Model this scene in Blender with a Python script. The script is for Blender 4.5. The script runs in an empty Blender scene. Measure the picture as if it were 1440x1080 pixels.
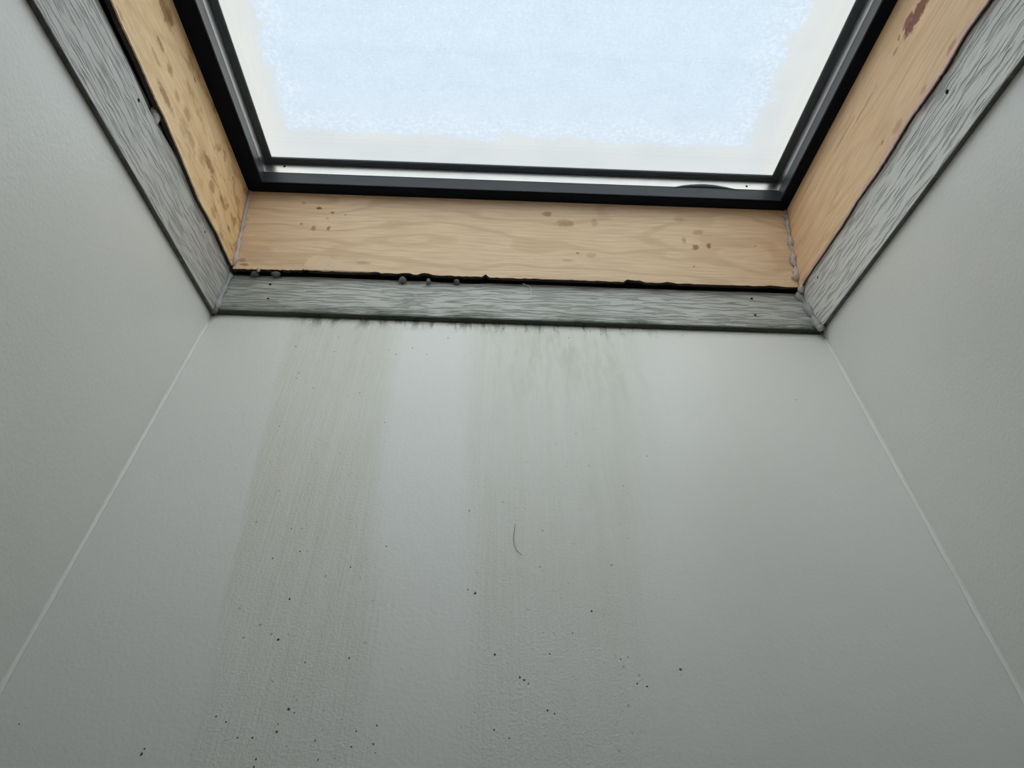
import bpy, bmesh, math, random
from mathutils import Vector, Matrix
random.seed(7)
scene = bpy.context.scene
COL = scene.collection

# ------------------------------------------------------------------ camera
K = 0.6                       # distance from the camera to the front shaft wall, metres
CAMZ = 2.15
PITCH, YAW, ROLL = math.radians(52.6125), math.radians(1.8217), math.radians(0.3596)
FPX = 1114.0
_f = Vector((math.sin(YAW) * math.cos(PITCH), math.cos(YAW) * math.cos(PITCH), math.sin(PITCH)))
_r = Vector((math.cos(YAW), -math.sin(YAW), 0))
_u = _r.cross(_f)
CR = _r * math.cos(ROLL) + _u * math.sin(ROLL)
CU = -_r * math.sin(ROLL) + _u * math.cos(ROLL)
CF = _f
cam_data = bpy.data.cameras.new('camera')
cam = bpy.data.objects.new('camera', cam_data)
COL.objects.link(cam)
cam.matrix_world = Matrix(((CR.x, CU.x, -CF.x, 0), (CR.y, CU.y, -CF.y, 0), (CR.z, CU.z, -CF.z, CAMZ), (0, 0, 0, 1)))
cam_data.sensor_width = 36
cam_data.lens = FPX / 1440 * 36
cam_data.clip_start = 0.01
scene.camera = cam

# ------------------------------------------------------------------ sky and exposure
world = bpy.data.worlds.new('overcast_sky')
scene.world = world
world.use_nodes = True
bg = world.node_tree.nodes['Background']
bg.inputs['Color'].default_value = (0.97, 0.98, 1.0, 1)
bg.inputs['Strength'].default_value = 1.25
sun_data = bpy.data.lights.new('wall_fill_sun', 'SUN')         # added wide lamp that fills the walls from behind the camera
sun_data.energy = 4.5
sun_data.angle = math.radians(125)
sun_data.color = (1.0, 0.95, 0.87)
sun = bpy.data.objects.new('wall_fill_sun', sun_data)
COL.objects.link(sun)
sun.rotation_euler = Vector((-0.17, 0.65, -0.74)).to_track_quat('-Z', 'Y').to_euler()
sun.location = (0, -3, 6)
vs = scene.view_settings
vs.view_transform = 'Standard'
vs.look = 'None'
vs.gamma = 1
vs.use_curve_mapping = False
vs.exposure = 0.0

# ------------------------------------------------------------------ coordinates
SL = math.radians(26.033)     # roof pitch
SV = Vector((0, -math.cos(SL), -math.sin(SL)))      # down the slope, towards the camera side
NV = Vector((0, -math.sin(SL), math.cos(SL)))       # outwards through the roof
EX = Vector((1, 0, 0))
OR = Vector((0, 1, 1.552))    # foot of the front trim on the front wall (unit = K)
CAMP = Vector((0, 0, CAMZ))


def W(v):                     # unit space -> metres
    return Vector(v) * K + CAMP


def R3(x, s, n):              # roof coordinates -> unit space
    return OR + EX * x + SV * s + NV * n


def ray(px, py):
    return CR * ((px - 720) / FPX) - CU * ((py - 540) / FPX) + CF


def hit(px, py, nrm, val):    # where a pixel's ray meets the plane (P-OR).nrm = val; returns (x, s, n)
    d = ray(px, py)
    P = d * ((val + OR.dot(nrm)) / d.dot(nrm))
    q = P - OR
    return Vector((P.x, q.dot(SV), q.dot(NV)))


def on_wall(px, py, y=1.0):
    d = ray(px, py)
    return d * (y / d.y)


XL, XR = -0.6567, 0.7552      # shaft side walls
PL, PR = -0.6357, 0.7208      # plywood faces
SB = 1.28                     # slope length of the opening
YB = 1 - (SB + 0.02) * math.cos(SL)
ZC = 0.10                     # ceiling above camera (unit)
NT = 0.15                     # roof framing underside

# ------------------------------------------------------------------ mesh helpers


def link(name, mesh, mat=None, parent=None, matrix=None):
    o = bpy.data.objects.new(name, mesh)
    COL.objects.link(o)
    if mat is not None:
        for m in (mat if isinstance(mat, (list, tuple)) else [mat]):
            o.data.materials.append(m)
    if parent is not None:
        o.parent = parent
        o.matrix_parent_inverse = parent.matrix_world.inverted()
    if matrix is not None:
        o.matrix_world = matrix
    return o


def from_bm(name, bm, smooth=False):
    me = bpy.data.meshes.new(name)
    bmesh.ops.recalc_face_normals(bm, faces=bm.faces)
    bm.to_mesh(me)
    bm.free()
    if smooth:
        for p in me.polygons:
            p.use_smooth = True
    return me


def prism(bm, A, B):
    """closed solid between two equal loops of points"""
    a = [bm.verts.new(p) for p in A]
    b = [bm.verts.new(p) for p in B]
    bm.faces.new(a)
    bm.faces.new(b[::-1])
    n = len(a)
    for i in range(n):
        bm.faces.new((a[i], b[i], b[(i + 1) % n], a[(i + 1) % n]))


def bevel(bm, w, seg=2, ang=0.6):
    es = [e for e in bm.edges if len(e.link_faces) == 2 and e.calc_face_angle(0) > ang]
    bmesh.ops.bevel(bm, geom=es, offset=w, segments=seg, affect='EDGES', profile=0.6)


def basis(U, V, Wn, origin):
    m = Matrix.Identity(4)
    for i in range(3):
        m[i][0], m[i][1], m[i][2], m[i][3] = U[i], V[i], Wn[i], origin[i]
    return m


def tag(o, label, cat, group=None, kind=None):
    o['label'] = label
    o['category'] = cat
    if group:
        o['group'] = group
    if kind:
        o['kind'] = kind
    return o


def tube(name, pts, radii, mat, parent=None, sides=10, lump=0.0, flat=None, seed=0):
    """a bead that follows pts (metres) with one radius each; caps closed"""
    rnd = random.Random(seed)
    bm = bmesh.new()
    rings = []
    for i, p in enumerate(pts):
        t = (pts[min(i + 1, len(pts) - 1)] - pts[max(i - 1, 0)]).normalized()
        ref = flat if flat is not None else Vector((0.3, -0.8, 0.5))
        a = t.cross(ref).normalized()
        b = t.cross(a).normalized()
        ring = []
        for k in range(sides):
            an = 2 * math.pi * k / sides
            rr = radii[i] * (1 + lump * rnd.uniform(-1, 1))
            ring.append(bm.verts.new(p + a * (math.cos(an) * rr) + b * (math.sin(an) * rr * (0.55 if flat is not None else 1))))
        rings.append(ring)
    for i in range(len(rings) - 1):
        for k in range(sides):
            bm.faces.new((rings[i][k], rings[i][(k + 1) % sides], rings[i + 1][(k + 1) % sides], rings[i + 1][k]))
    bm.faces.new(rings[0][::-1])
    bm.faces.new(rings[-1])
    return link(name, from_bm(name, bm, True), mat, parent)


def lerp_path(pts, n):
    out = []
    seg = len(pts) - 1
    for i in range(n):
        t = i / (n - 1) * seg
        k = min(int(t), seg - 1)
        out.append(pts[k].lerp(pts[k + 1], t - k))
    return out


# ------------------------------------------------------------------ material helpers
class Mat:
    def __init__(self, name):
        self.m = bpy.data.materials.new(name)
        self.m.use_nodes = True
        self.t = self.m.node_tree
        self.t.nodes.clear()
        self.out = self.t.nodes.new('ShaderNodeOutputMaterial')

    def put(self, sock, v):
        if v is None:
            return
        if hasattr(v, 'is_linked') or isinstance(v, bpy.types.NodeSocket):
            self.t.links.new(v, sock)
        else:
            if isinstance(v, (tuple, list)) and len(v) == 3 and sock.type == 'RGBA':
                v = (*v, 1)
            sock.default_value = v

    def node(self, typ, props=None, **ins):
        n = self.t.nodes.new(typ)
        for k, v in (props or {}).items():
            setattr(n, k, v)
        for k, v in ins.items():
            self.put(n.inputs[k.replace('_', ' ')], v)
        return n

    def math(self, op, a, b=0.0, c=None, clamp=False):
        n = self.t.nodes.new('ShaderNodeMath')
        n.operation = op
        n.use_clamp = clamp
        self.put(n.inputs[0], a)
        self.put(n.inputs[1], b)
        if c is not None:
            self.put(n.inputs[2], c)
        return n.outputs[0]

    def ramp(self, v, lo, hi, a=0.0, b=1.0):
        n = self.t.nodes.new('ShaderNodeMapRange')
        n.interpolation_type = 'SMOOTHSTEP'
        for s, x in zip(('Value', 'From Min', 'From Max', 'To Min', 'To Max'), (v, lo, hi, a, b)):
            self.put(n.inputs[s], x)
        return n.outputs['Result']

    def mix(self, f, a, b, blend='MIX'):
        n = self.t.nodes.new('ShaderNodeMix')
        n.data_type = 'RGBA'
        n.blend_type = blend
        self.put(n.inputs['Factor'], f)
        self.put(n.inputs['A'], a) if False else None
        self.put(n.inputs[6], a)
        self.put(n.inputs[7], b)
        return n.outputs[2]

    def coords(self):
        tc = self.t.nodes.new('ShaderNodeTexCoord')
        sp = self.t.nodes.new('ShaderNodeSeparateXYZ')
        self.t.links.new(tc.outputs['Object'], sp.inputs[0])
        self.P = tc.outputs['Object']
        return sp.outputs[0], sp.outputs[1], sp.outputs[2]

    def vec(self, x, y, z):
        n = self.t.nodes.new('ShaderNodeCombineXYZ')
        self.put(n.inputs[0], x)
        self.put(n.inputs[1], y)
        self.put(n.inputs[2], z)
        return n.outputs[0]

    def noise(self, v, scale=1.0, detail=3.0, rough=0.5, dist=0.0):
        n = self.node('ShaderNodeTexNoise', None, Vector=v, Scale=scale, Detail=detail, Roughness=rough, Distortion=dist)
        return n.outputs['Fac']

    def stretch(self, x, y, z, a, b, c, off=0.0):
        return self.vec(self.math('MULTIPLY_ADD', x, a, off), self.math('MULTIPLY_ADD', y, b, off * 1.7), self.math('MULTIPLY', z, c))

    def bump(self, h, strength, dist, normal=None):
        n = self.node('ShaderNodeBump', None, Strength=strength, Distance=dist, Height=h)
        if normal is not None:
            self.put(n.inputs['Normal'], normal)
        return n.outputs['Normal']

    def finish(self, color, rough=0.5, normal=None, metallic=0.0, spec=0.5, **kw):
        b = self.t.nodes.new('ShaderNodeBsdfPrincipled')
        self.put(b.inputs['Base Color'], color)
        self.put(b.inputs['Roughness'], rough)
        self.put(b.inputs['Metallic'], metallic)
        self.put(b.inputs['Specular IOR Level'], spec)
        if normal is not None:
            self.put(b.inputs['Normal'], normal)
        for k, v in kw.items():
            self.put(b.inputs[k.replace('_', ' ')], v)
        self.t.links.new(b.outputs[0], self.out.inputs['Surface'])
        return self.m

    def spot(self, x, y, cx, cy, rx, ry, wob=None, soft=0.5):
        """soft elliptical blot; returns 0..1"""
        dx = self.math('DIVIDE', self.math('SUBTRACT', x, cx), rx)
        dy = self.math('DIVIDE', self.math('SUBTRACT', y, cy), ry)
        d = self.math('SQRT', self.math('ADD', self.math('MULTIPLY', dx, dx), self.math('MULTIPLY', dy, dy)))
        if wob is not None:
            d = self.math('ADD', d, wob)
        return self.ramp(d, 1.0 - soft, 1.0 + soft, 1.0, 0.0)


def srgb(r, g, b):
    f = lambda c: (c / 255 / 12.92) if c <= 10 else ((c / 255 + 0.055) / 1.055) ** 2.4
    return (f(r), f(g), f(b))


def plain(name, col, rough=0.6, bump_scale=None, bump_d=0.0006, metallic=0.0, var=0.12, spec=0.5):
    M = Mat(name)
    x, y, z = M.coords()
    n = M.noise(M.P, 35, 4)
    c = M.mix(M.math('MULTIPLY', n, 1.0), tuple(v * (1 - var) for v in col), tuple(v * (1 + var) for v in col))
    nm = M.bump(M.noise(M.P, bump_scale, 3), 0.5, bump_d) if bump_scale else None
    return M.finish(c, rough, nm, metallic, spec)


PAINT = (0.80, 0.785, 0.735)


def painted_wall(name, stains=False, dirt=0.0):
    M = Mat(name)
    x, y, z = M.coords()
    big = M.noise(M.P, 2.6, 3, 0.5)
    col = M.mix(M.ramp(big, 0.35, 0.7), tuple(c * 0.955 for c in PAINT), PAINT)
    peel = M.noise(M.P, 260, 2, 0.55)
    roll = M.noise(M.stretch(x, y, z, 60, 60, 25), 1, 3, 0.6)
    h = M.math('ADD', M.math('MULTIPLY', peel, 0.6), M.math('MULTIPLY', roll, 0.9))
    rough = 0.42
    if stains:
        zz = M.math('DIVIDE', M.math('SUBTRACT', z, CAMZ), K)      # wall units
        xx = M.math('DIVIDE', x, K)
        down = M.math('SUBTRACT', 1.52, zz)                        # run below the trim
        wav = M.math('MULTIPLY', M.math('SUBTRACT', M.noise(M.stretch(x, y, z, 16, 1, 2.4), 1, 4, 0.6), 0.5), 0.075)
        xs = M.math('ADD', xx, wav)

        def band(xl0, xl1, xr0, xr1, soft, sr=None):
            le = M.math('MULTIPLY_ADD', down, xl1 - xl0, xl0)
            ri = M.math('MULTIPLY_ADD', down, xr1 - xr0, xr0)
            a = M.ramp(M.math('SUBTRACT', xs, le), -soft, soft)
            sr = sr or soft
            b = M.ramp(M.math('SUBTRACT', ri, xs), -sr, sr)
            return M.math('MULTIPLY', a, b)
        s1 = band(-0.462, -0.368, -0.235, -0.150, 0.012, 0.028)
        s2 = band(-0.065, -0.02, 0.345, 0.20, 0.03, 0.07)
        s3 = band(0.36, 0.36, 0.55, 0.45, 0.05)
        fade = M.ramp(down, 0.55, 1.15, 1.0, 0.25)
        runs = M.noise(M.stretch(x, y, z, 95, 1, 3.0), 1, 4, 0.6)        # fine vertical runs
        runs2 = M.noise(M.stretch(x, y, z, 260, 1, 14.0), 1, 2, 0.5)
        blot = M.noise(M.P, 9, 4, 0.6)
        den = M.math('MULTIPLY', M.math('ADD', M.ramp(runs, 0.3, 0.68, 0.55, 1.0), M.ramp(blot, 0.35, 0.7, -0.1, 0.25)), fade)
        sm = M.math('ADD', M.math('MULTIPLY', s1, 0.95), M.math('ADD', M.math('MULTIPLY', s2, 0.75), M.math('MULTIPLY', s3, 0.18)), clamp=True)
        sm = M.math('MULTIPLY', sm, den, clamp=True)
        col = M.mix(M.math('MULTIPLY', sm, 0.62), col, (0.655, 0.635, 0.53))
        # thin film of green algae just under the trim
        g = M.math('MULTIPLY', M.ramp(xs, -0.10, 0.08), M.ramp(xs, 0.22, 0.38, 1.0, 0.0))
        g = M.math('ADD', M.math('MULTIPLY', s1, 0.35), g, clamp=True)
        g = M.math('MULTIPLY', g, M.ramp(down, 0.0, 0.40, 1.0, 0.0))
        gn = M.noise(M.stretch(x, y, z, 70, 1, 16), 1, 5, 0.7)
        g = M.math('MULTIPLY', g, M.ramp(gn, 0.42, 0.68, 0.12, 0.8))
        col = M.mix(M.math('MULTIPLY', g, 0.55), col, (0.36, 0.46, 0.31))
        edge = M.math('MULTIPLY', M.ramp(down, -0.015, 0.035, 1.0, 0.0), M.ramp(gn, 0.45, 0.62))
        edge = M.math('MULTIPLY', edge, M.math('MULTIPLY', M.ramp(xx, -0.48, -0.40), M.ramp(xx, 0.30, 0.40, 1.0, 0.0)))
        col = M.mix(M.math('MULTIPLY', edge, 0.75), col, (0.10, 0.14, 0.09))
        # faint dark pinprick specks in the runs
        vo = M.node('ShaderNodeTexVoronoi', None, Vector=M.P, Scale=85.0)
        pick = M.math('GREATER_THAN', M.node('ShaderNodeSeparateColor', None, Color=vo.outputs['Color']).outputs[0], 0.86)
        sp = M.math('MULTIPLY', M.ramp(vo.outputs['Distance'], 0.05, 0.16, 1.0, 0.0), pick)
        sp = M.math('MULTIPLY', sp, M.math('ADD', M.math('MULTIPLY', M.math('ADD', s1, s2, clamp=True), 0.5), 0.06))
        col = M.mix(sp, col, (0.17, 0.18, 0.14))
        h = M.math('ADD', h, M.math('MULTIPLY', M.math('MULTIPLY', M.math('ADD', s1, s2, clamp=True), M.math('ADD', runs2, M.math('MULTIPLY', M.noise(M.P, 420, 2), 0.8))), 1.3))
        rough = M.math('MULTIPLY_ADD', M.math('ADD', s1, s2, clamp=True), 0.05, 0.42)
    else:
        # faint yellowish patches
        yn = M.noise(M.P, 4.5, 3, 0.6)
        col = M.mix(M.math('MULTIPLY', M.ramp(yn, 0.45, 0.75), 0.22 + dirt), col, (0.70, 0.68, 0.57))
    nm = M.bump(h, 0.5, 0.0011)
    return M.finish(col, rough, nm, 0.0, 0.45)


def trim_material(name, mould=0.0, seed=0.0, base=(0.50, 0.50, 0.485), v0=0.0):
    """white-grey vinyl board with embossed wood grain; u along the board, v across it"""
    M = Mat(name)
    u, v, w = M.coords()
    v = M.math('SUBTRACT', v, v0)
    warp = M.math('MULTIPLY', M.math('SUBTRACT', M.noise(M.stretch(u, v, w, 14, 16, 0, seed), 1, 3, 0.55), 0.5), 0.0125)
    vw = M.math('ADD', v, warp)
    lines = M.noise(M.stretch(u, vw, w, 20, 310, 0, seed + 3), 1, 2.0, 0.5)
    fine = M.noise(M.stretch(u, vw, w, 38, 560, 0, seed + 9), 1, 2, 0.5)
    groove = M.ramp(lines, 0.38, 0.50)
    col = M.mix(M.math('MULTIPLY', M.math('SUBTRACT', 1.0, groove), 0.5), base, tuple(c * 0.45 for c in base))
    blot = M.noise(M.P, 14, 4, 0.6)
    col = M.mix(M.math('MULTIPLY', M.ramp(blot, 0.4, 0.75), 0.22), col, tuple(c * 0.72 for c in base))
    # underside shade and grime painted along the outer edge
    gr = M.ramp(v, 0.0003, 0.0024, 0.92, 0.0)
    col = M.mix(gr, col, (0.03, 0.03, 0.03))
    if mould:
        mn = M.noise(M.stretch(u, v, w, 14, 40, 0, 2), 1, 5, 0.65)
        low = M.ramp(v, 0.0, 0.030, 1.0, 0.0)
        m1 = M.math('MULTIPLY', M.math('POWER', low, 1.3), M.ramp(mn, 0.36, 0.60))
        col = M.mix(M.math('MULTIPLY', m1, 0.9), col, (0.07, 0.10, 0.05))
        left = M.math('MULTIPLY', M.ramp(u, -0.385, -0.20, 1.0, 0.0), M.ramp(M.noise(M.stretch(u, v, w, 22, 30, 0, 5), 1, 4, 0.6), 0.25, 0.7))
        col = M.mix(M.math('MULTIPLY', left, 0.60), col, (0.24, 0.28, 0.21))
        vein = M.math('MULTIPLY', M.ramp(M.noise(M.stretch(u, v, w, 5, 8, 0, 11), 1, 3), 0.45, 0.7), 0.20)
        col = M.mix(vein, col, (0.34, 0.37, 0.29))
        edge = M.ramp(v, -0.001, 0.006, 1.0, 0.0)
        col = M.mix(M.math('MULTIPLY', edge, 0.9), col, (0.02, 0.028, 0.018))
    h = M.math('ADD', groove, M.math('MULTIPLY', fine, 0.35))
    return M.finish(col, 0.5, M.bump(h, 1.0, 0.0016), 0.0, 0.4)


def plywood(name, tint, dark, spots=(), streaks=0.35, mottled=0.0, seed=0.0, arches=True, red=()):
    """rotary-cut veneer; u along the board, v across it"""
    M = Mat(name)
    u, v, w = M.coords()
    wob = M.noise(M.stretch(u, v, w, 3.4 if arches else 1.6, 11, 0, seed), 1, 2.5, 0.45)
    # contour grain: a sine of a slowly varying field gives the arched figure
    field = M.math('ADD', M.math('MULTIPLY', wob, 6.0 if arches else 9.0), M.math('MULTIPLY', v, 22 if arches else 30))
    fig = M.math('SINE', M.math('MULTIPLY', field, 6.2))
    fig = M.ramp(fig, 0.55, 1.0)
    grain = M.noise(M.stretch(u, M.math('MULTIPLY_ADD', wob, 0.04, v), w, 16, 330, 0, seed + 2), 1, 4, 0.6)
    fib = M.noise(M.stretch(u, v, w, 55, 900, 0, seed + 7), 1, 2, 0.5)
    col = M.mix(M.ramp(grain, 0.3, 0.72), tint, tuple(c * 0.80 for c in tint))
    col = M.mix(M.math('MULTIPLY', fig, streaks), col, dark)
    soft = M.noise(M.stretch(u, v, w, 5, 11, 0, seed + 13), 1, 3, 0.55)
    col = M.mix(M.math('MULTIPLY', M.ramp(soft, 0.45, 0.75), 0.35), col, tuple(a * 0.55 + b * 0.45 for a, b in zip(tint, dark)))
    if mottled:
        mt = M.noise(M.stretch(u, v, w, 26, 55, 0, seed + 4), 1, 3, 0.6, 0.4)
        mask = M.noise(M.stretch(u, v, w, 4, 9, 0, seed + 21), 1, 2)
        mm = M.math('MULTIPLY', M.ramp(mt, 0.50, 0.68), M.ramp(mask, 0.38, 0.6, 0.25, 1.0))
        col = M.mix(M.math('MULTIPLY', mm, mottled), col, (0.42, 0.185, 0.045))
    wb = M.math('MULTIPLY', M.math('SUBTRACT', M.noise(M.stretch(u, v, w, 150, 210, 0, 5), 1, 3, 0.6), 0.5), 1.9)
    for (cx, cy, rx, ry, k) in spots:
        col = M.mix(M.math('MULTIPLY', M.spot(u, v, cx, cy, rx, ry, wb, 0.45), k), col, (0.29, 0.11, 0.03))
    for (cx, cy, rx, ry, k) in red:
        col = M.mix(M.math('MULTIPLY', M.spot(u, v, cx, cy, rx, ry, wb, 0.25), k), col, (0.21, 0.055, 0.03))
    h = M.math('ADD', grain, M.math('MULTIPLY', fib, 0.6))
    return M.finish(col, 0.62, M.bump(h, 0.25, 0.0005), 0.0, 0.3)


m_front = painted_wall('stained_wall_paint', True)
m_side = painted_wall('wall_paint', False)
m_ceil = painted_wall('ceiling_paint', False, 0.05)
m_floor = plain('dark_floor', (0.12, 0.095, 0.075), 0.45, 120)
m_cavity_shade = plain('cavity_shade_black', (0.012, 0.012, 0.014), 0.8, 60)  # near-black stands in for shade in the gap behind the plywood
m_slate = plain('dark_slate_frame_paint', srgb(46, 53, 63), 0.42, 300, 0.0002, 0.0, 0.06)
m_alu = plain('mill_aluminium', (0.62, 0.63, 0.64), 0.33, None, 0, 1.0, 0.08)
m_gasket = plain('rubber_gasket', srgb(66, 74, 82), 0.45)
m_black = plain('underside_shade_black', (0.004, 0.006, 0.012), 0.8, None, 0, 0.0, 0.1, 0.12)  # near-black for the painted shade under the sash
m_hole = plain('nail_hole_dark', (0.006, 0.006, 0.006), 0.9)
m_caulk = plain('pinkish_clear_sealant', (0.60, 0.50, 0.46), 0.35, 90, 0.001, 0.0, 0.25)
m_caulk_grey = plain('grey_sealant', (0.36, 0.355, 0.345), 0.4, 90, 0.001, 0.0, 0.25)
m_caulk_dark = plain('grimy_sealant', (0.13, 0.13, 0.13), 0.5, 90, 0.001, 0.0, 0.3)
m_caulk_white = plain('white_sealant', (0.62, 0.60, 0.57), 0.4, 90, 0.001, 0.0, 0.15)
m_fillet = plain('white_painted_caulk', (0.80, 0.785, 0.735), 0.45, 120, 0.0006, 0.0, 0.05)
m_veneer = plain('pink_inner_veneer', (0.72, 0.46, 0.37), 0.6, 200, 0.0005, 0.0, 0.25)
m_pale_ply = plain('pale_splintered_veneer', (0.88, 0.66, 0.44), 0.6, 200, 0.0005, 0.0, 0.18)
m_edge = plain('shaded_plywood_edge', (0.045, 0.030, 0.022), 0.8, 200, 0.0008, 0.0, 0.5)  # ply brown darkened to paint in the shade on the cut edges
m_speck = plain('mould_speck', (0.11, 0.105, 0.085), 0.8)
m_hair = plain('dark_hair', (0.06, 0.055, 0.05), 0.6)
m_thread = plain('white_thread', (0.75, 0.75, 0.72), 0.6)

# ------------------------------------------------------------------ shaft walls and the room below


def shaft_wall(name, A, B, nrm, mat, label):
    """A, B: two (x, y) plan points (unit); top follows the roof slope at n = NT; thickness outwards along -nrm"""
    th = 0.035

    def top(y):          # z where n = NT on a vertical line at y
        return OR.z + (NT + (y - OR.y) * math.sin(SL)) / math.cos(SL)
    out = Vector((-nrm[0] * th, -nrm[1] * th, 0))
    P = []
    for (x, y) in (A, B):
        P.append(Vector((x, y, ZC)))
    for (x, y) in (B, A):
        P.append(Vector((x, y, top(y) - 0.002)))
    Q = []
    for q in P:
        o = q + out
        if q.z > ZC + 1e-6:
            o.z = top(o.y) - 0.002
        Q.append(o)
    bm = bmesh.new()
    prism(bm, [W(p) for p in P], [W(p) for p in Q])
    o = link(name, from_bm(name, bm), mat)
    return tag(o, label, 'wall', None, 'structure')


w_front = shaft_wall('wall_front', (XL, 1.0), (XR, 1.0), (0, -1), m_front, 'water-streaked grey painted end wall of the skylight shaft')
w_left = shaft_wall('wall_left', (XL, YB), (XL, 1.0), (1, 0), m_side, 'clean grey painted shaft wall under the mottled plywood board')
w_right = shaft_wall('wall_right', (XR, 1.0), (XR, YB), (-1, 0), m_side, 'grey painted shaft wall under the plywood board with pink torn edge')
w_back = shaft_wall('wall_back', (XR, YB), (XL, YB), (0, 1), m_side, 'grey painted shaft wall facing the water-streaked one')


def box_obj(name, x0, x1, y0, y1, z0, z1, mat, label, cat):
    bm = bmesh.new()
    prism(bm, [(x0, y0, z0), (x1, y0, z0), (x1, y1, z0), (x0, y1, z0)], [(x0, y0, z1), (x1, y0, z1), (x1, y1, z1), (x0, y1, z1)])
    return tag(link(name, from_bm(name, bm), mat), label, cat, None, 'structure')


RX0, RX1, RY0, RY1 = -1.5, 1.6, -1.7, 1.4
zc = CAMZ + ZC * K
box_obj('floor', RX0 - .1, RX1 + .1, RY0 - .1, RY1 + .1, -.1, 0, m_floor, 'dark brown floor of the room under the skylight', 'floor')
box_obj('wall_room_front', RX0, RX1, RY1, RY1 + .1, 0, zc, m_side, 'plain room wall beneath the streaked shaft wall', 'wall')
box_obj('wall_room_back', RX0, RX1, RY0 - .1, RY0, 0, zc, m_side, 'plain room wall behind the shaft', 'wall')
box_obj('wall_room_left', RX0 - .1, RX0, RY0 - .1, RY1 + .1, 0, zc, m_side, 'plain room wall beyond the mottled plywood side', 'wall')
box_obj('wall_room_right', RX1, RX1 + .1, RY0 - .1, RY1 + .1, 0, zc, m_side, 'plain room wall beyond the torn plywood side', 'wall')
bm = bmesh.new()
ox0, ox1, oy0, oy1 = XL * K, XR * K, YB * K, K
for (a, b, c, d) in ((RX0 - .1, ox0, RY0 - .1, RY1 + .1), (ox1, RX1 + .1, RY0 - .1, RY1 + .1), (ox0, ox1, RY0 - .1, oy0), (ox0, ox1, oy1, RY1 + .1)):
    prism(bm, [(a, c, zc), (b, c, zc), (b, d, zc), (a, d, zc)], [(a, c, zc + .1), (b, c, zc + .1), (b, d, zc + .1), (a, d, zc + .1)])
tag(link('ceiling', from_bm('ceiling', bm), m_ceil), 'flat room ceiling around the foot of the skylight shaft', 'ceiling', None, 'structure')

# roof framing coloured near-black for the cavity's shade: closes the gap behind the plywood
bm = bmesh.new()
PTH = 0.011
N0, N1 = NT, 0.44


def roof_slab(x0, x1, s0, s1):
    prism(bm, [W(R3(x0, s0, N0)), W(R3(x1, s0, N0)), W(R3(x1, s1, N0)), W(R3(x0, s1, N0))],
          [W(R3(x0, s0, N1)), W(R3(x1, s0, N1)), W(R3(x1, s1, N1)), W(R3(x0, s1, N1))])


a, b = PL - PTH - .014, PR + PTH + .014
roof_slab(a - .9, a, -1.0, SB + 1.0)
roof_slab(b, b + .9, -1.0, SB + 1.0)
roof_slab(a, b, -1.0, -PTH - .014)
roof_slab(a, b, SB + PTH + .014, SB + 1.0)
tag(link('roof', from_bm('roof', bm), m_cavity_shade), 'roof framing with its shade painted black around the skylight opening', 'roof', None, 'structure')

# ------------------------------------------------------------------ painted caulk fillets in the vertical wall corners


def fillet(name, x, sx, label, z0, z1, r):
    """concave strip in the corner at (x, Y=1), sx = +1 for the corner on the low-x side"""
    bm = bmesh.new()
    rings = []
    n = 46
    for i in range(n):
        z = z0 + (z1 - z0) * i / (n - 1)
        rr = r * (1 + 0.25 * math.sin(i * 1.3) * random.random())
        ring = [bm.verts.new(W((x, 1.0, z)))]
        for k in range(6):
            an = math.radians(90 * k / 5)
            cx, cy = x + sx * rr, 1 - rr
            ring.append(bm.verts.new(W((cx - sx * rr * math.cos(an), cy + rr * math.sin(an), z))))
        rings.append(ring)
    for i in range(n - 1):
        m = len(rings[0])
        for k in range(m):
            bm.faces.new((rings[i][k], rings[i][(k + 1) % m], rings[i + 1][(k + 1) % m], rings[i + 1][k]))
    bm.faces.new(rings[0][::-1])
    bm.faces.new(rings[-1])
    return tag(link(name, from_bm(name, bm, True), m_fillet), label, 'caulk')


fillet('caulk_seam', XL, 1, 'white caulk seam in wall corner below the green stained trim end', ZC + .01, 1.505, 0.0055)
fillet('caulk_seam', XR, -1, 'white caulk seam in wall corner below the sealant-smeared mitre', ZC + .01, 1.515, 0.0065)

# ------------------------------------------------------------------ trim boards


def board(name, outline, th, U, V, Wn, origin, mat, bev, label, cat, kind=None, seg=2, edge=None):
    """outline: (u, v) loop in metres, front face at w = 0"""
    bm = bmesh.new()
    prism(bm, [Vector((u, v, 0)) for u, v in outline], [Vector((u, v, -th)) for u, v in outline])
    bmesh.ops.recalc_face_normals(bm, faces=bm.faces)
    if bev:
        es = [e for e in bm.edges if all(abs(vt.co.z) < 1e-9 for vt in e.verts)]
        bmesh.ops.bevel(bm, geom=es, offset=bev, segments=seg, affect='EDGES', profile=0.6)
    o = link(name, from_bm(name, bm), [mat, edge] if edge else mat)
    if edge:
        for p in o.data.polygons:
            p.material_index = 0 if p.normal.z > 0.5 else 1
    o.matrix_world = basis(U, V, Wn, origin)
    return tag(o, label, cat, None, kind)


def nail_hole(parent, px, py, plane, val, r, wn):
    q = hit(px, py, plane, val)
    c = W(R3(*q)) + wn * 0.0003
    a = wn.orthogonal().normalized()
    b = wn.cross(a)
    bm = bmesh.new()
    A, B = [], []
    for k in range(12):
        an = 2 * math.pi * k / 12
        d = a * math.cos(an) * r + b * math.sin(an) * r
        A.append(c + d)
        B.append(c + d * 0.8 - wn * 0.004)
    prism(bm, A, B)
    return link('nail_hole', from_bm('nail_hole', bm), m_hole, parent)


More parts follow.
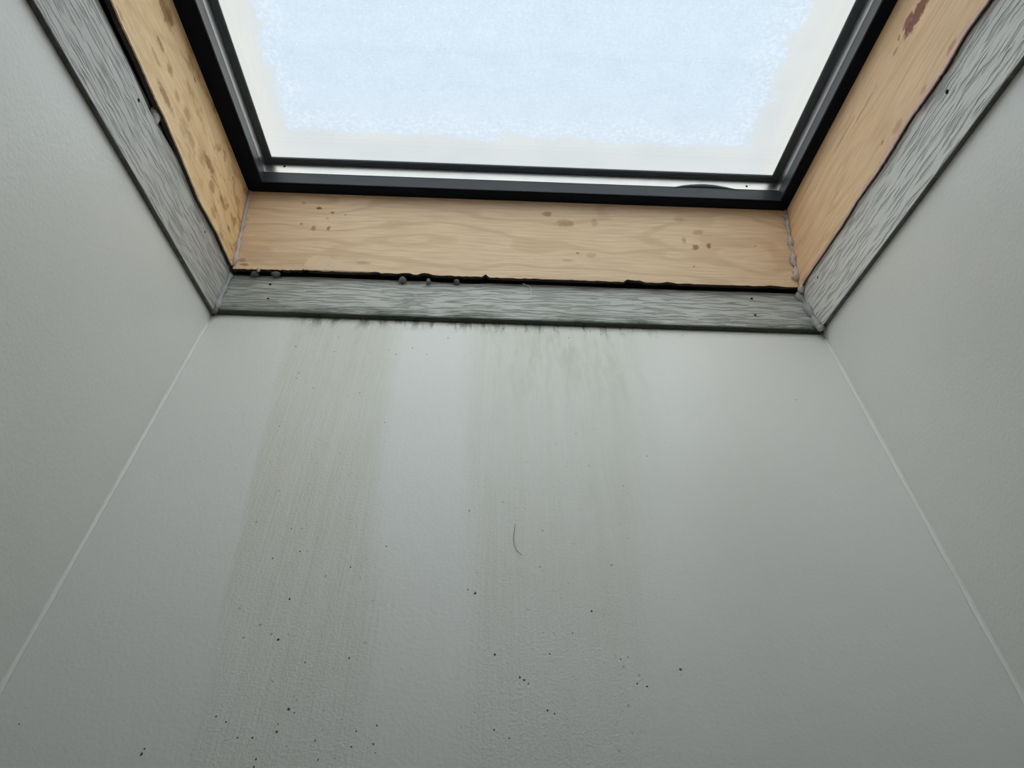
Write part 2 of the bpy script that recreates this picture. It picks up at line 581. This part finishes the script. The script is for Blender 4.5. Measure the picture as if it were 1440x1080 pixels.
OUT_L, IN_L = -0.0195, 0.128
OUT_R, IN_R = -0.0080, 0.119
TILT_L, TILT_R = 0.002, 0.0195      # how far the inner edge stands proud of the outer one
TT = 0.010                    # trim thickness (unit)
FL, FR = XL + TT, XR - TT     # faces of the side trims
m_trim_f = trim_material('mouldy_wood_grain_trim', 1.0, 1.0, (0.56, 0.55, 0.51))
m_trim_l = trim_material('grey_wood_grain_trim', 0.0, 21.0, (0.58, 0.56, 0.52))
m_trim_r = trim_material('pale_wood_grain_trim', 0.0, 47.0, (0.90, 0.88, 0.83))

# front trim: leans from the wall towards the plywood edge
lo = ray(660, 448)
lo = lo * (0.986 / lo.y)
q = lo - OR
lo_s, lo_n = q.dot(SV), q.dot(NV)
hi = hit(660, 397, NV, 0.116)
TL = R3(0, lo_s, lo_n)
TH = R3(0, hi.y, hi.z)
TV = (TH - TL).normalized()
TW = EX.cross(TV).normalized()
tw = (TH - TL).length * K
x0, x1 = FL * K + .0005, FR * K - .0005
out = [(x0, 0), (x1, 0)]
n = 60
for i in range(n + 1):
    t = i / n
    xr_ = x1 - TILT_R * K * .95
    out.append((xr_ + (x0 - xr_) * t, tw + 0.0012 * math.sin(t * 17) * random.random() - (0.0022 if 0.55 < t < 0.64 else 0)))
trim_f = board('trim_1', out, 0.0075, EX, TV, TW, W(TL), m_trim_f, 0.0022, 'embossed vinyl trim board with green mould along its lower edge', 'trim', 'structure')


def tilt_val(n):
    return (TL - OR).dot(n)


for (px, py, r) in ((380, 400, .0022), (377, 420, .0017), (1057, 420, .0022), (1062, 443, .0019)):
    nail_hole(trim_f, px, py, TW, tilt_val(TW), r, TW)

# side trims


def side_outline(s0, s1, o, i, sign, wob):
    pts = []
    n = 60
    for k in range(n + 1):
        s = s0 + (s1 - s0) * k / n
        pts.append((sign * s * K, o * K))
    for k in range(n + 1):
        s = s1 + (s0 - s1) * k / n
        pts.append((sign * s * K, (i + wob(s)) * K))
    return pts


def s_at(n):                 # s of the front wall plane at height n
    return -n * math.tan(SL) + 0.002


def side_trim(name, face, wn, U, sign, o, i, mat, wob, tilt, label):
    V = (NV * (i - o) + wn * tilt).normalized()
    Wt = U.cross(V).normalized()
    wd = math.hypot(i - o, tilt)
    pts = side_outline(-0.0, SB + .0, 0.0, wd, sign, wob)
    # square the front end against the end wall (vertical cut)
    m = len(pts) // 2
    pts[0] = (sign * s_at(o) * K, pts[0][1])
    pts[-1] = (sign * s_at(i) * K, pts[-1][1])
    pts[m - 1] = (sign * (SB + .02 + s_at(o)) * K, pts[m - 1][1])
    pts[m] = (sign * (SB + .02 + s_at(i)) * K, pts[m][1])
    org = OR + EX * face + NV * o
    b = board(name, pts, TT * K * .9, U, V, Wt, W(org), mat, 0.0012, label, 'trim', 'structure')
    return b, Wt, (org - OR).dot(Wt)


wobL = lambda s: 0.006 * math.sin(s * 5) + 0.003 * math.sin(s * 23) + (0.012 if s < 0.05 else 0) - 0.010 * max(0, 1 - abs(s - .5) / .3)
wobR = lambda s: 0.003 * math.sin(s * 9 + 1) + 0.0015 * math.sin(s * 31)
trim_l, WL, VL = side_trim('trim_2', FL, EX, -SV, -1, OUT_L, IN_L, m_trim_l, wobL, TILT_L, 'grey embossed vinyl trim board below the mottled plywood board')
trim_r, WR, VR = side_trim('trim_3', FR, -EX, SV, 1, OUT_R, IN_R, m_trim_r, wobR, TILT_R, 'pale embossed vinyl trim board below the pink-edged plywood board')
for (px, py, r) in ((195, 141, .0022), (288, 326, .0016)):
    nail_hole(trim_l, px, py, WL, VL, r, WL)
for (px, py, r) in ((1332, 129, .0024), (1150, 390, .0016)):
    nail_hole(trim_r, px, py, WR, VR, r, WR)
# trim at the far (down-slope) end, on the back wall
bkU, bkV, bkW = -EX, Vector((0, 0, 1)), Vector((0, 1, 0))
zb = OR.z + (YB - 1) * math.tan(SL)
board('trim_4', [(-FR * K + .0005, 0), (-FL * K - .0005, 0), (-FL * K - .0005, .12 * K), (-FR * K + .0005, .12 * K)], TT * K * .9, bkU, bkV, bkW,
      W((0, YB + TT, zb)), m_trim_r, 0.0012, 'embossed vinyl trim board on the wall facing the streaked one', 'trim', 'structure')

# ------------------------------------------------------------------ plywood lining boards
PTOP = 0.352


def rough_edge(pts, n, amp, seed):
    rnd = random.Random(seed)
    out = []
    for i in range(n + 1):
        t = i / n * (len(pts) - 1)
        k = min(int(t), len(pts) - 2)
        f = t - k
        out.append((pts[k][0] * (1 - f) + pts[k + 1][0] * f, pts[k][1] * (1 - f) + pts[k + 1][1] * f + rnd.uniform(-amp, amp)))
    return out


def fpx(px, py):
    h = hit(px, py, SV, 0.0)
    return (h.x * K, h.z * K)


def lpx(px, py):
    h = hit(px, py, EX, PL)
    return (-h.y * K, h.z * K)


def rpx(px, py):
    h = hit(px, py, EX, PR)
    return (h.y * K, h.z * K)


spots_f = []
for (px, py, w_, h_, k) in ((449, 293, 5, 3, .95), (467, 299, 3, 2, .8), (486, 302, 3, 1.5, .5), (424, 315, 3, 2, .5), (441, 321, 4, 5, .6), (462, 321, 3, 4, .75),
                            (427, 286, 4, 3, .3), (460, 307, 3, 1.5, .4), (345, 308, 6, 1.5, .4), (769, 301, 8, 5, .55), (795, 314, 14, 7, .45), (836, 313, 5, 7, .3),
                            (978, 348, 6, 5, .75), (997, 346, 4, 5, .8), (962, 338, 4, 5, .4), (982, 327, 10, 5, .35), (955, 308, 9, 5, .25), (812, 356, 3, 2, .6),
                            (832, 359, 8, 5, .3), (976, 375, 2, 1, .8), (1062, 346, 2, 1.5, .6), (798, 366, 7, 3, .25), (510, 370, 12, 2.5, .35), (340, 366, 6, 4, .55), (343, 372, 7, 3, .6)):
    a = fpx(px, py)
    spots_f.append((a[0], a[1], w_ * .00085, h_ * .00088, k))
m_ply_f = plywood('plywood_pale_birch', (0.96, 0.705, 0.465), (0.60, 0.385, 0.21), spots_f, 0.34, 0.0, 2.0, True)
spots_l = []
for (px, py, ru, rv, k) in ((232, 15, .022, .009, .75), (240, 25, .010, .006, .6), (226, 63, .011, .003, .7), (219, 80, .014, .003, .4), (239, 98, .008, .005, .6), (232, 135, .022, .005, .7), (274, 112, .004, .002, .8),
                            (249, 135, .008, .004, .4), (263, 160, .010, .006, .5), (268, 195, .014, .006, .45), (295, 232, .020, .006, .75), (298, 262, .010, .008, .55),
                            (312, 280, .008, .004, .6), (322, 322, .008, .003, .7), (316, 215, .006, .003, .5), (300, 300, .009, .006, .4), (168, 22, .008, .006, .35), (258, 180, .012, .010, .35), (285, 220, .016, .012, .3)):
    a = lpx(px, py)
    spots_l.append((a[0], a[1], ru, rv, k))
m_ply_l = plywood('plywood_mottled_golden', (0.98, 0.68, 0.365), (0.62, 0.34, 0.13), spots_l, 0.25, 0.75, 31.0, True)
a1, a2 = rpx(1291, 18), rpx(1277, 30)
red = [(a1[0], a1[1], .030, .0085, .9), (a2[0], a2[1], .012, .006, .8)]
spots_r = []
for (px, py, ru, rv, k) in ((1264, 54, .003, .003, .6), (1338, 65, .008, .003, .5), (1259, 73, .006, .002, .6), (1299, 126, .006, .003, .4), (1241, 200, .003, .002, .7), (1262, 178, .010, .005, .35), (1215, 152, .030, .002, .4), (1187, 190, .03, .002, .35)):
    a = rpx(px, py)
    spots_r.append((a[0], a[1], ru, rv, k))
m_ply_r = plywood('plywood_orange_birch', (0.98, 0.665, 0.39), (0.58, 0.315, 0.14), spots_r, 0.22, 0.0, 57.0, False, red)

# front board with its chipped lower edge
low = rough_edge([fpx(333, 378), fpx(420, 380), fpx(560, 385), fpx(720, 391), fpx(900, 397), fpx(1128, 404)], 150, 0.0006, 3)
low = [(PL * K + .0005, low[0][1])] + low + [(PR * K - .0005, low[-1][1])]


def notch(pts, px0, px1, depth):
    xa, xb = fpx(px0, 390)[0], fpx(px1, 390)[0]
    return [(u, v + (depth * (0.6 + 0.4 * random.random()) if xa < u < xb else 0)) for u, v in pts]


for (p0, p1, d) in ((424, 429, .006), (562, 577, .0022), (588, 604, .0030), (680, 688, .0045), (878, 906, .0045), (936, 950, .0022), (1080, 1092, .002), (520, 532, .0015)):
    low = notch(low, p0, p1, d)
top = [(PR * K - .0005, PTOP * K), (PL * K + .0005, PTOP * K)]
ply_f = board('plywood_board', low + top, PTH * K, EX, NV, SV, W(OR), m_ply_f, 0, 'pale bare plywood board with chipped edge above the mouldy trim', 'plywood board', edge=m_edge)

# side boards, lower edge followed from the picture onto their planes
edgeL = [lpx(*p) for p in ((332, 378), (325, 372), (305, 327), (280, 282), (275, 270), (254, 219), (240, 186), (230, 162), (222, 147), (207, 113), (190, 75), (172, 37), (156, 0))]
edgeL = rough_edge(edgeL, 90, 0.0004, 5)
edgeL = [(0.0, edgeL[0][1])] + [e for e in edgeL if e[0] < -.002]
endu = -SB * K
edgeL.append((endu, edgeL[-1][1]))
ply_l = board('plywood_board', edgeL[::-1] + [(0.0, PTOP * K), (endu, PTOP * K)], PTH * K, -SV, NV, EX, W(OR + EX * PL), m_ply_l, 0, 'golden bare plywood board mottled with brown spots', 'plywood board', edge=m_edge)
edgeR = [rpx(*p) for p in ((1127, 403), (1133, 392), (1160, 352), (1185, 315), (1205, 282), (1235, 240), (1255, 208), (1277, 171), (1305, 132), (1330, 95), (1357, 48), (1391, 0))]
edgeR = rough_edge(edgeR, 90, 0.0004, 6)
edgeR = [(0.0, edgeR[0][1])] + [e for e in edgeR if e[0] > .002]
edgeR.append((SB * K, edgeR[-1][1]))
ply_r = board('plywood_board', edgeR + [(SB * K, PTOP * K), (0.0, PTOP * K)], PTH * K, SV, NV, -EX, W(OR + EX * PR), m_ply_r, 0, 'orange bare plywood board with dark red knot and pink torn edge', 'plywood board', edge=m_edge)
board('plywood_board', [(-PR * K + .0005, .12 * K), (-PL * K - .0005, .12 * K), (-PL * K - .0005, PTOP * K), (-PR * K + .0005, PTOP * K)], PTH * K, -EX, NV, -SV, W(OR + SV * SB), m_ply_f, 0,
      'bare plywood board above the wall facing the streaked one', 'plywood board', edge=m_edge)

# exposed veneer along the torn edges (parts of the side boards)


def ribbon(name, edge, width, parent, mat, lift, k0, k1, seed):
    rnd = random.Random(seed)
    bm = bmesh.new()
    A, B = [], []
    for (u, v) in edge[k0:k1]:
        wdt = width * rnd.uniform(0.75, 1.2) * (0.85 + 0.15 * math.sin(u * 90))
        A.append((u, v - .0003))
        B.append((u, v + wdt))
    n = len(A)
    f = [bm.verts.new((u, v, lift)) for u, v in A]
    g = [bm.verts.new((u, v, lift * .35)) for u, v in B]
    f2 = [bm.verts.new((u, v, -.0008)) for u, v in A]
    g2 = [bm.verts.new((u, v, -.0008)) for u, v in B]
    for i in range(n - 1):
        bm.faces.new((f[i], f[i + 1], g[i + 1], g[i]))
        bm.faces.new((f2[i], g2[i], g2[i + 1], f2[i + 1]))
        bm.faces.new((f[i], f2[i], f2[i + 1], f[i + 1]))
        bm.faces.new((g[i], g[i + 1], g2[i + 1], g2[i]))
    bm.faces.new((f[0], g[0], g2[0], f2[0]))
    bm.faces.new((f[-1], f2[-1], g2[-1], g[-1]))
    o = link(name, from_bm(name, bm), mat)
    o.parent = parent
    o['label'] = 'pink torn veneer edge' if mat is m_veneer else 'pale splintered veneer edge'
    return o


ribbon('torn_veneer', edgeR, .0062, ply_r, m_veneer, .0008, 3, len(edgeR), 1)
ribbon('torn_veneer', edgeL, .0030, ply_l, m_pale_ply, .0010, 2, len(edgeL), 2)
# lifted flake of veneer on the front board
fl = [fpx(*p) for p in ((427, 379.5), (428, 372), (434, 364), (447, 359), (462, 362), (475, 368), (500, 377), (520, 382.5))]
bm = bmesh.new()
prism(bm, [Vector((u, v, .0009)) for u, v in fl], [Vector((u, v, -.0005)) for u, v in fl])
o = link('veneer_flake', from_bm('veneer_flake', bm), m_pale_ply)
o.parent = ply_f
o['label'] = 'pale lifted flake of veneer'

# ------------------------------------------------------------------ skylight sash
win = bpy.data.objects.new('window_1', None)
COL.objects.link(win)
win.location = W(R3(0, 0, PTOP))
tag(win, 'frosted roof skylight in a dark slate frame with aluminium glazing strip', 'skylight', None, 'structure')
bpy.context.view_layer.update()
GX0, GX1, GS0, GS1 = -0.592, 0.692, 0.0377, SB - 0.038     # inner faces of the sash


def ringpart(name, prof, mat, which, bev=0.0):
    """prof: loop of (d, n); d = distance inwards from the sash inner face; four mitred rails"""
    def corner(k, d):
        x = (GX0 + d) if k in (0, 3) else (GX1 - d)
        s = (GS0 + d) if k in (0, 1) else (GS1 - d)
        return x, s
    ends = {'front': (0, 1), 'right': (1, 2), 'back': (2, 3), 'left': (3, 0)}[which]
    bm = bmesh.new()
    A = [W(R3(*corner(ends[0], d), nn)) for d, nn in prof]
    B = [W(R3(*corner(ends[1], d), nn)) for d, nn in prof]
    prism(bm, A, B)
    if bev:
        bevel(bm, bev, 2, 0.9)
    return link(name, from_bm(name, bm), mat, win)


sash = [(-.11, .3525), (0, .3525), (0, .382), (-.006, .3835), (-.006, .43), (-.11, .43)]
bars = [(-.0055, .3845), (-.001, .3845), (-.001, .4115), (-.0055, .4115)]
gask = [(-.0055, .412), (.012, .4135), (.0155, .416), (.0155, .4195), (-.0055, .4195)]
underside_shade = [(-.11, .3515), (-.003, .3515), (-.003, .3523), (-.11, .3523)]  # thin dark strip added as the shade on the sash underside
for wh in ('front', 'right', 'back', 'left'):
    ringpart('underside_shade', underside_shade, m_black, wh)
    ringpart('sash_rail', sash, m_slate, wh, 0.0006)
    ringpart('glazing_strip', bars, m_alu, wh)
    ringpart('gasket', gask, m_gasket, wh)
# screw holes in the glazing strip and the kinked gasket lip under it
for (px, py) in ((400, 234), (1050, 262)):
    nail_hole(win, px, py, SV, GS0 - .001, .0018, SV).name = 'screw_hole'
pts = [W(R3(*hit(px, py, SV, GS0 + .0005))) for px, py in ((948, 263.5), (960, 261.8), (975, 261), (990, 261), (1005, 262), (1022, 264.5), (1040, 267.5))]
tube('gasket_lip', lerp_path(pts, 20), [.0006 + .0022 * math.sin(math.pi * i / 19) for i in range(20)], m_gasket, win, 8, 0, SV)

# glass pane
M = Mat('clear_glass')
lw = M.node('ShaderNodeLayerWeight', None, Blend=0.5)
refl = M.math('MULTIPLY_ADD', M.math('POWER', lw.outputs['Facing'], 5.0), 0.8, 0.04)
tr = M.node('ShaderNodeBsdfTransparent', None, Color=(0.96, 0.975, 0.97, 1))
gl = M.node('ShaderNodeBsdfGlossy', None, Roughness=0.03, Color=(1, 1, 1, 1))
mx = M.t.nodes.new('ShaderNodeMixShader')
M.t.links.new(refl, mx.inputs[0])
M.t.links.new(tr.outputs[0], mx.inputs[1])
M.t.links.new(gl.outputs[0], mx.inputs[2])
M.t.links.new(mx.outputs[0], M.out.inputs['Surface'])
m_glass = M.m


def sheet(name, n0, n1, inset, mat):
    bm = bmesh.new()
    x0, x1, s0, s1 = GX0 + inset, GX1 - inset, GS0 + inset, GS1 - inset
    A = [Vector((x * K, s * K, n0 * K)) for x, s in ((x0, s0), (x1, s0), (x1, s1), (x0, s1))]
    B = [Vector((x * K, s * K, n1 * K)) for x, s in ((x0, s0), (x1, s0), (x1, s1), (x0, s1))]
    prism(bm, A, B)
    o = link(name, from_bm(name, bm), mat, win)
    o.matrix_world = basis(EX, SV, NV, W(OR)) @ Matrix.Diagonal((1, 1, 1, 1))
    return o


sheet('glass_pane', .4200, .4270, -.004, m_glass)

# frost and thin snow lying on the outside of the glass: bluish inside, melted to a milky film along the edges
M = Mat('frost_film')
u, s, n_ = M.coords()
d0 = M.math('SUBTRACT', u, GX0 * K)
d1 = M.math('SUBTRACT', GX1 * K, u)
d2 = M.math('MULTIPLY', M.math('SUBTRACT', s, GS0 * K), 0.72)
dm = M.math('MINIMUM', M.math('MULTIPLY', d0, 0.95), M.math('MINIMUM', M.math('MULTIPLY', d1, 0.72), d2))
nn = M.noise(M.P, 14, 5, 0.65)
nf = M.noise(M.P, 120, 4, 0.65)
dm = M.math('ADD', dm, M.math('ADD', M.math('MULTIPLY', M.math('SUBTRACT', nn, 0.5), 0.050), M.math('MULTIPLY', M.math('SUBTRACT', nf, 0.5), 0.034)))
ice = M.ramp(dm, 0.036, 0.052)
rim = M.math('MULTIPLY', M.ramp(dm, 0.040, 0.050), M.ramp(dm, 0.055, 0.085, 1.0, 0.0))
cr1 = M.noise(M.P, 340, 4, 0.75)
cr2 = M.noise(M.stretch(u, s, n_, 22, 26, 0), 1, 5, 0.7)
tex = M.math('ADD', M.math('MULTIPLY', M.ramp(cr1, 0.35, 0.66), 0.6), M.math('MULTIPLY', M.ramp(cr2, 0.3, 0.7), 0.4))
icecol = M.mix(tex, (0.525, 0.605, 0.705, 1), (0.595, 0.675, 0.77, 1))
flake = M.math('MULTIPLY', rim, M.ramp(M.noise(M.P, 160, 3, 0.6), 0.45, 0.62))
icecol = M.mix(M.math('MULTIPLY', flake, 0.5), icecol, (0.69, 0.745, 0.80, 1))
edgec = M.mix(M.ramp(M.noise(M.P, 8, 2), 0.3, 0.7), (0.61, 0.63, 0.635, 1), (0.565, 0.595, 0.615, 1))
warm = M.math('MULTIPLY', M.ramp(M.math('MINIMUM', d0, d1), 0.0, 0.045, 1.0, 0.0), 0.6)
edgec = M.mix(warm, edgec, (0.69, 0.665, 0.615, 1))
sp1 = M.ramp(M.noise(M.P, 230, 3, 0.6), 0.60, 0.70)
sp2 = M.ramp(M.noise(M.vec(u, s, 3.0), 260, 3, 0.6), 0.62, 0.70)
icecol = M.mix(M.math('MULTIPLY', sp1, 0.5), icecol, (0.66, 0.73, 0.80, 1))
icecol = M.mix(M.math('MULTIPLY', sp2, 0.4), icecol, (0.46, 0.535, 0.62, 1))
fc = M.mix(ice, edgec, icecol)
tr = M.node('ShaderNodeBsdfTransparent', None, Color=fc)
tl = M.node('ShaderNodeBsdfTranslucent', None, Color=fc)
mx = M.node('ShaderNodeMixShader')
mx.inputs[0].default_value = 0.15
M.t.links.new(tr.outputs[0], mx.inputs[1])
M.t.links.new(tl.outputs[0], mx.inputs[2])
M.t.links.new(mx.outputs[0], M.out.inputs['Surface'])
m_frost = M.m
bm = bmesh.new()
x0, x1, s0, s1 = (GX0 - .004) * K, (GX1 + .004) * K, (GS0 - .004) * K, (GS1 + .004) * K
NX, NS = 60, 80
gv = [[bm.verts.new((x0 + (x1 - x0) * i / NX, s0 + (s1 - s0) * j / NS, .4285 * K + random.uniform(0, .0004))) for j in range(NS + 1)] for i in range(NX + 1)]
for i in range(NX):
    for j in range(NS):
        bm.faces.new((gv[i][j], gv[i + 1][j], gv[i + 1][j + 1], gv[i][j + 1]))
frost = link('frost_film', from_bm('frost_film', bm, True), m_frost, win)
frost.matrix_world = basis(EX, SV, NV, W(OR))
frost['label'] = 'bluish frost with milky melted margin'

# ------------------------------------------------------------------ sealant beads and blobs


def bead(name, p0, p1, n, r, mat, label, seed, lump=.25, amp=.5):
    rnd = random.Random(seed)
    P = lerp_path([W(p0), W(p1)], n)
    P = [p + Vector((rnd.uniform(-1, 1), rnd.uniform(-1, 1), rnd.uniform(-1, 1))) * r * .22 for p in P]
    rad = [max(r * .35, r * (1 + amp * (rnd.random() - .5) * 2 + .35 * math.sin(i * .9))) for i in range(n)]
    rad[0] *= .4
    rad[-1] *= .4
    return tag(tube(name, P, rad, mat, None, 10, lump, None, seed), label, 'sealant')


e = 0.003
bead('sealant_bead', R3(PL + e, e, .126), R3(PL + e, e, .350), 30, .0030, m_caulk, 'lumpy sealant bead where the mottled plywood meets the chipped plywood', 1)
bead('sealant_bead', R3(PR - e, e, .138), R3(PR - e, e, .350), 30, .0042, m_caulk, 'thick lumpy sealant bead where the pink-edged plywood meets the chipped plywood', 2)
cl = lambda x, dx, lean=0.0: (TL + EX * x + TW * e * 1.3 + EX * dx, TH + EX * (x - lean) + TW * e * 1.3 + EX * dx)
a, b = cl(FL, e)
bead('sealant_bead', a, b, 18, .0036, m_caulk_grey, 'grey sealant smear in trim corner beside green stained trim end', 3, .2, .25)
a, b = cl(FR, -e * 1.5, TILT_R * .9)
bead('sealant_bead', a, b, 18, .0054, m_caulk_grey, 'wide grey sealant smear in trim corner beside the pale trim board', 4, .2, .3)


def blob(c, r, mat, label, seed, squash=(1, 1, 1)):
    rnd = random.Random(seed)
    bm = bmesh.new()
    bmesh.ops.create_icosphere(bm, subdivisions=2, radius=r)
    ph = [rnd.uniform(0, 6) for _ in range(3)]
    for v in bm.verts:
        k = 1 + .18 * math.sin(v.co.x / r * 2 + ph[0]) + .15 * math.sin(v.co.y / r * 3 + ph[1]) + .12 * math.sin(v.co.z / r * 2.4 + ph[2])
        v.co = Vector((v.co.x * squash[0], v.co.y * squash[1], v.co.z * squash[2])) * k + c
    return tag(link('sealant_blob', from_bm('sealant_blob', bm, True), mat), label, 'sealant')


def gap_pt(px, py, s=-.010):
    return W(R3(*hit(px, py, SV, s)))


blob(gap_pt(363, 379, .002), .0030, m_caulk_white, 'small white sealant blob on chipped plywood edge near the mottled board', 1)
blob(gap_pt(357, 385), .0044, m_caulk_dark, 'grey sealant lump in the gap beside the small white blob', 2, (1.4, 1, 1))
blob(gap_pt(388, 386), .0040, m_caulk_dark, 'grey sealant lump in the gap above the paired nail holes', 3, (1.6, 1, .9))
blob(gap_pt(566, 393), .0044, m_caulk_dark, 'grey sealant lump in the gap under a long splinter', 4, (1.2, 1, 1.1))
blob(gap_pt(603, 396), .0044, m_caulk_dark, 'grey sealant drip running onto mouldy trim', 5, (.9, 1, 1.4))
blob(gap_pt(642, 396), .0040, m_caulk_dark, 'small grey sealant lump in the gap before the white thread', 6, (1.1, 1, 1))
blob(W(R3(*hit(219, 161, EX, PL - .014))), .0080, m_caulk_white, 'pale sealant lump in the gap under the mottled plywood', 7, (.6, 1.3, 1))
blob(W(R3(*hit(1127, 406, EX, FR - TILT_R - .004))), .0048, m_caulk, 'sealant lump where the trims meet under the thick bead', 8, (1, 1, 1.2))
blob(W(R3(*hit(1155, 462, EX, FR - .004))), .0050, m_caulk_grey, 'grey sealant lump at the foot of the wide smear', 9, (1, 1, 1))
blob(W(R3(*hit(303, 437, EX, FL + .004))), .0040, m_caulk_dark, 'dark sealant lump at the green stained trim end', 10, (1, 1, 1))

# ------------------------------------------------------------------ white thread, hair and specks
pts = [W(R3(*hit(px, py, TW, tilt_val(TW) + .004))) for px, py in ((735, 399), (741, 401), (745, 403), (746.5, 406), (746.8, 412), (746.8, 420))]
tag(tube('thread', lerp_path(pts, 24), [.0008 - .0004 * i / 23 for i in range(24)], m_thread, None, 6, .1), 'short white thread hanging over the mouldy trim', 'thread')
pts = [W(on_wall(px, py, .9985)) for px, py in ((724.5, 737), (723, 748), (722, 758), (723.5, 767), (727, 774), (733, 780))]
tag(tube('hair', lerp_path(pts, 30), [.00022] * 30, m_hair, None, 5), 'single curved hair stuck to the streaked wall', 'hair')

rnd = random.Random(11)
specks = [(407, 842, 2.2), (391, 899, 2.2), (406, 997, 2.6), (414, 1002, 1.2), (493, 797, 1.5), (422, 775, 1.4), (410, 743, 1.2), (383, 785, 1.5), (491, 925, 1.8), (429, 931, 1.3),
          (668, 834, 2.6), (658, 829, 1.5), (832, 859, 1.7), (660, 718, 1.8), (763, 746, 1.4), (957, 941, 2.4), (731, 952, 2.2), (737, 956, 1.8), (743, 961, 1.3), (770, 999, 1.8), (780, 1003, 1.6),
          (696, 920, 2.0), (773, 919, 1.3), (805, 890, 1.2), (873, 927, 1.3), (883, 924, 1.2), (896, 961, 1.6), (910, 965, 1.6), (199, 1060, 2.4), (203, 1053, 1.4), (355, 1037, 1.7), (360, 1067, 1.8),
          (357, 1078, 1.6), (389, 1029, 1.8), (391, 1018, 1.2), (304, 1007, 1.5), (318, 1015, 1.5), (334, 1037, 1.3), (443, 1041, 1.4), (494, 1050, 1.5), (501, 1028, 1.3), (525, 1046, 1.4),
          (530, 1020, 1.2), (447, 1068, 1.2), (27, 1018, 1.4), (541, 594, 1.2), (477, 637, 1.1), (543, 768, 1.4), (695, 1026, 1.4), (716, 1038, 1.3), (876, 683, 1.1), (910, 641, 1.2),
          (1120, 562, 1.4), (416, 487, 1.6), (557, 498, 1.4), (580, 489, 1.5), (630, 475, 1.6), (600, 498, 1.2), (708, 462, 1.6), (960, 472, 1.3), (830, 466, 1.6), (845, 470, 1.7), (872, 463, 2.0), (800, 475, 1.4)]
for i in range(110):
    if rnd.random() < .5:
        specks.append((rnd.uniform(330, 550), rnd.uniform(480, 1070), rnd.uniform(.4, .8)))
    else:
        specks.append((rnd.uniform(640, 960), rnd.uniform(470, 1040), rnd.uniform(.4, .7)))
bm = bmesh.new()
for (px, py, r) in specks:
    c = W(on_wall(px, py, .9995))
    rr = r * .00052
    A, B = [], []
    for k in range(7):
        an = 2 * math.pi * k / 7
        j = rnd.uniform(.6, 1.2)
        A.append(c + Vector((math.cos(an) * rr * j, 0.0003, math.sin(an) * rr * j * 1.25)))
        B.append(c + Vector((math.cos(an) * rr * j * .5, -rr * .5, math.sin(an) * rr * j * .6)))
    prism(bm, A, B)
o = link('mould_specks', from_bm('mould_specks', bm), m_speck, w_front)
o['kind'] = 'stuff'
o['label'] = 'scattered dark mould specks'
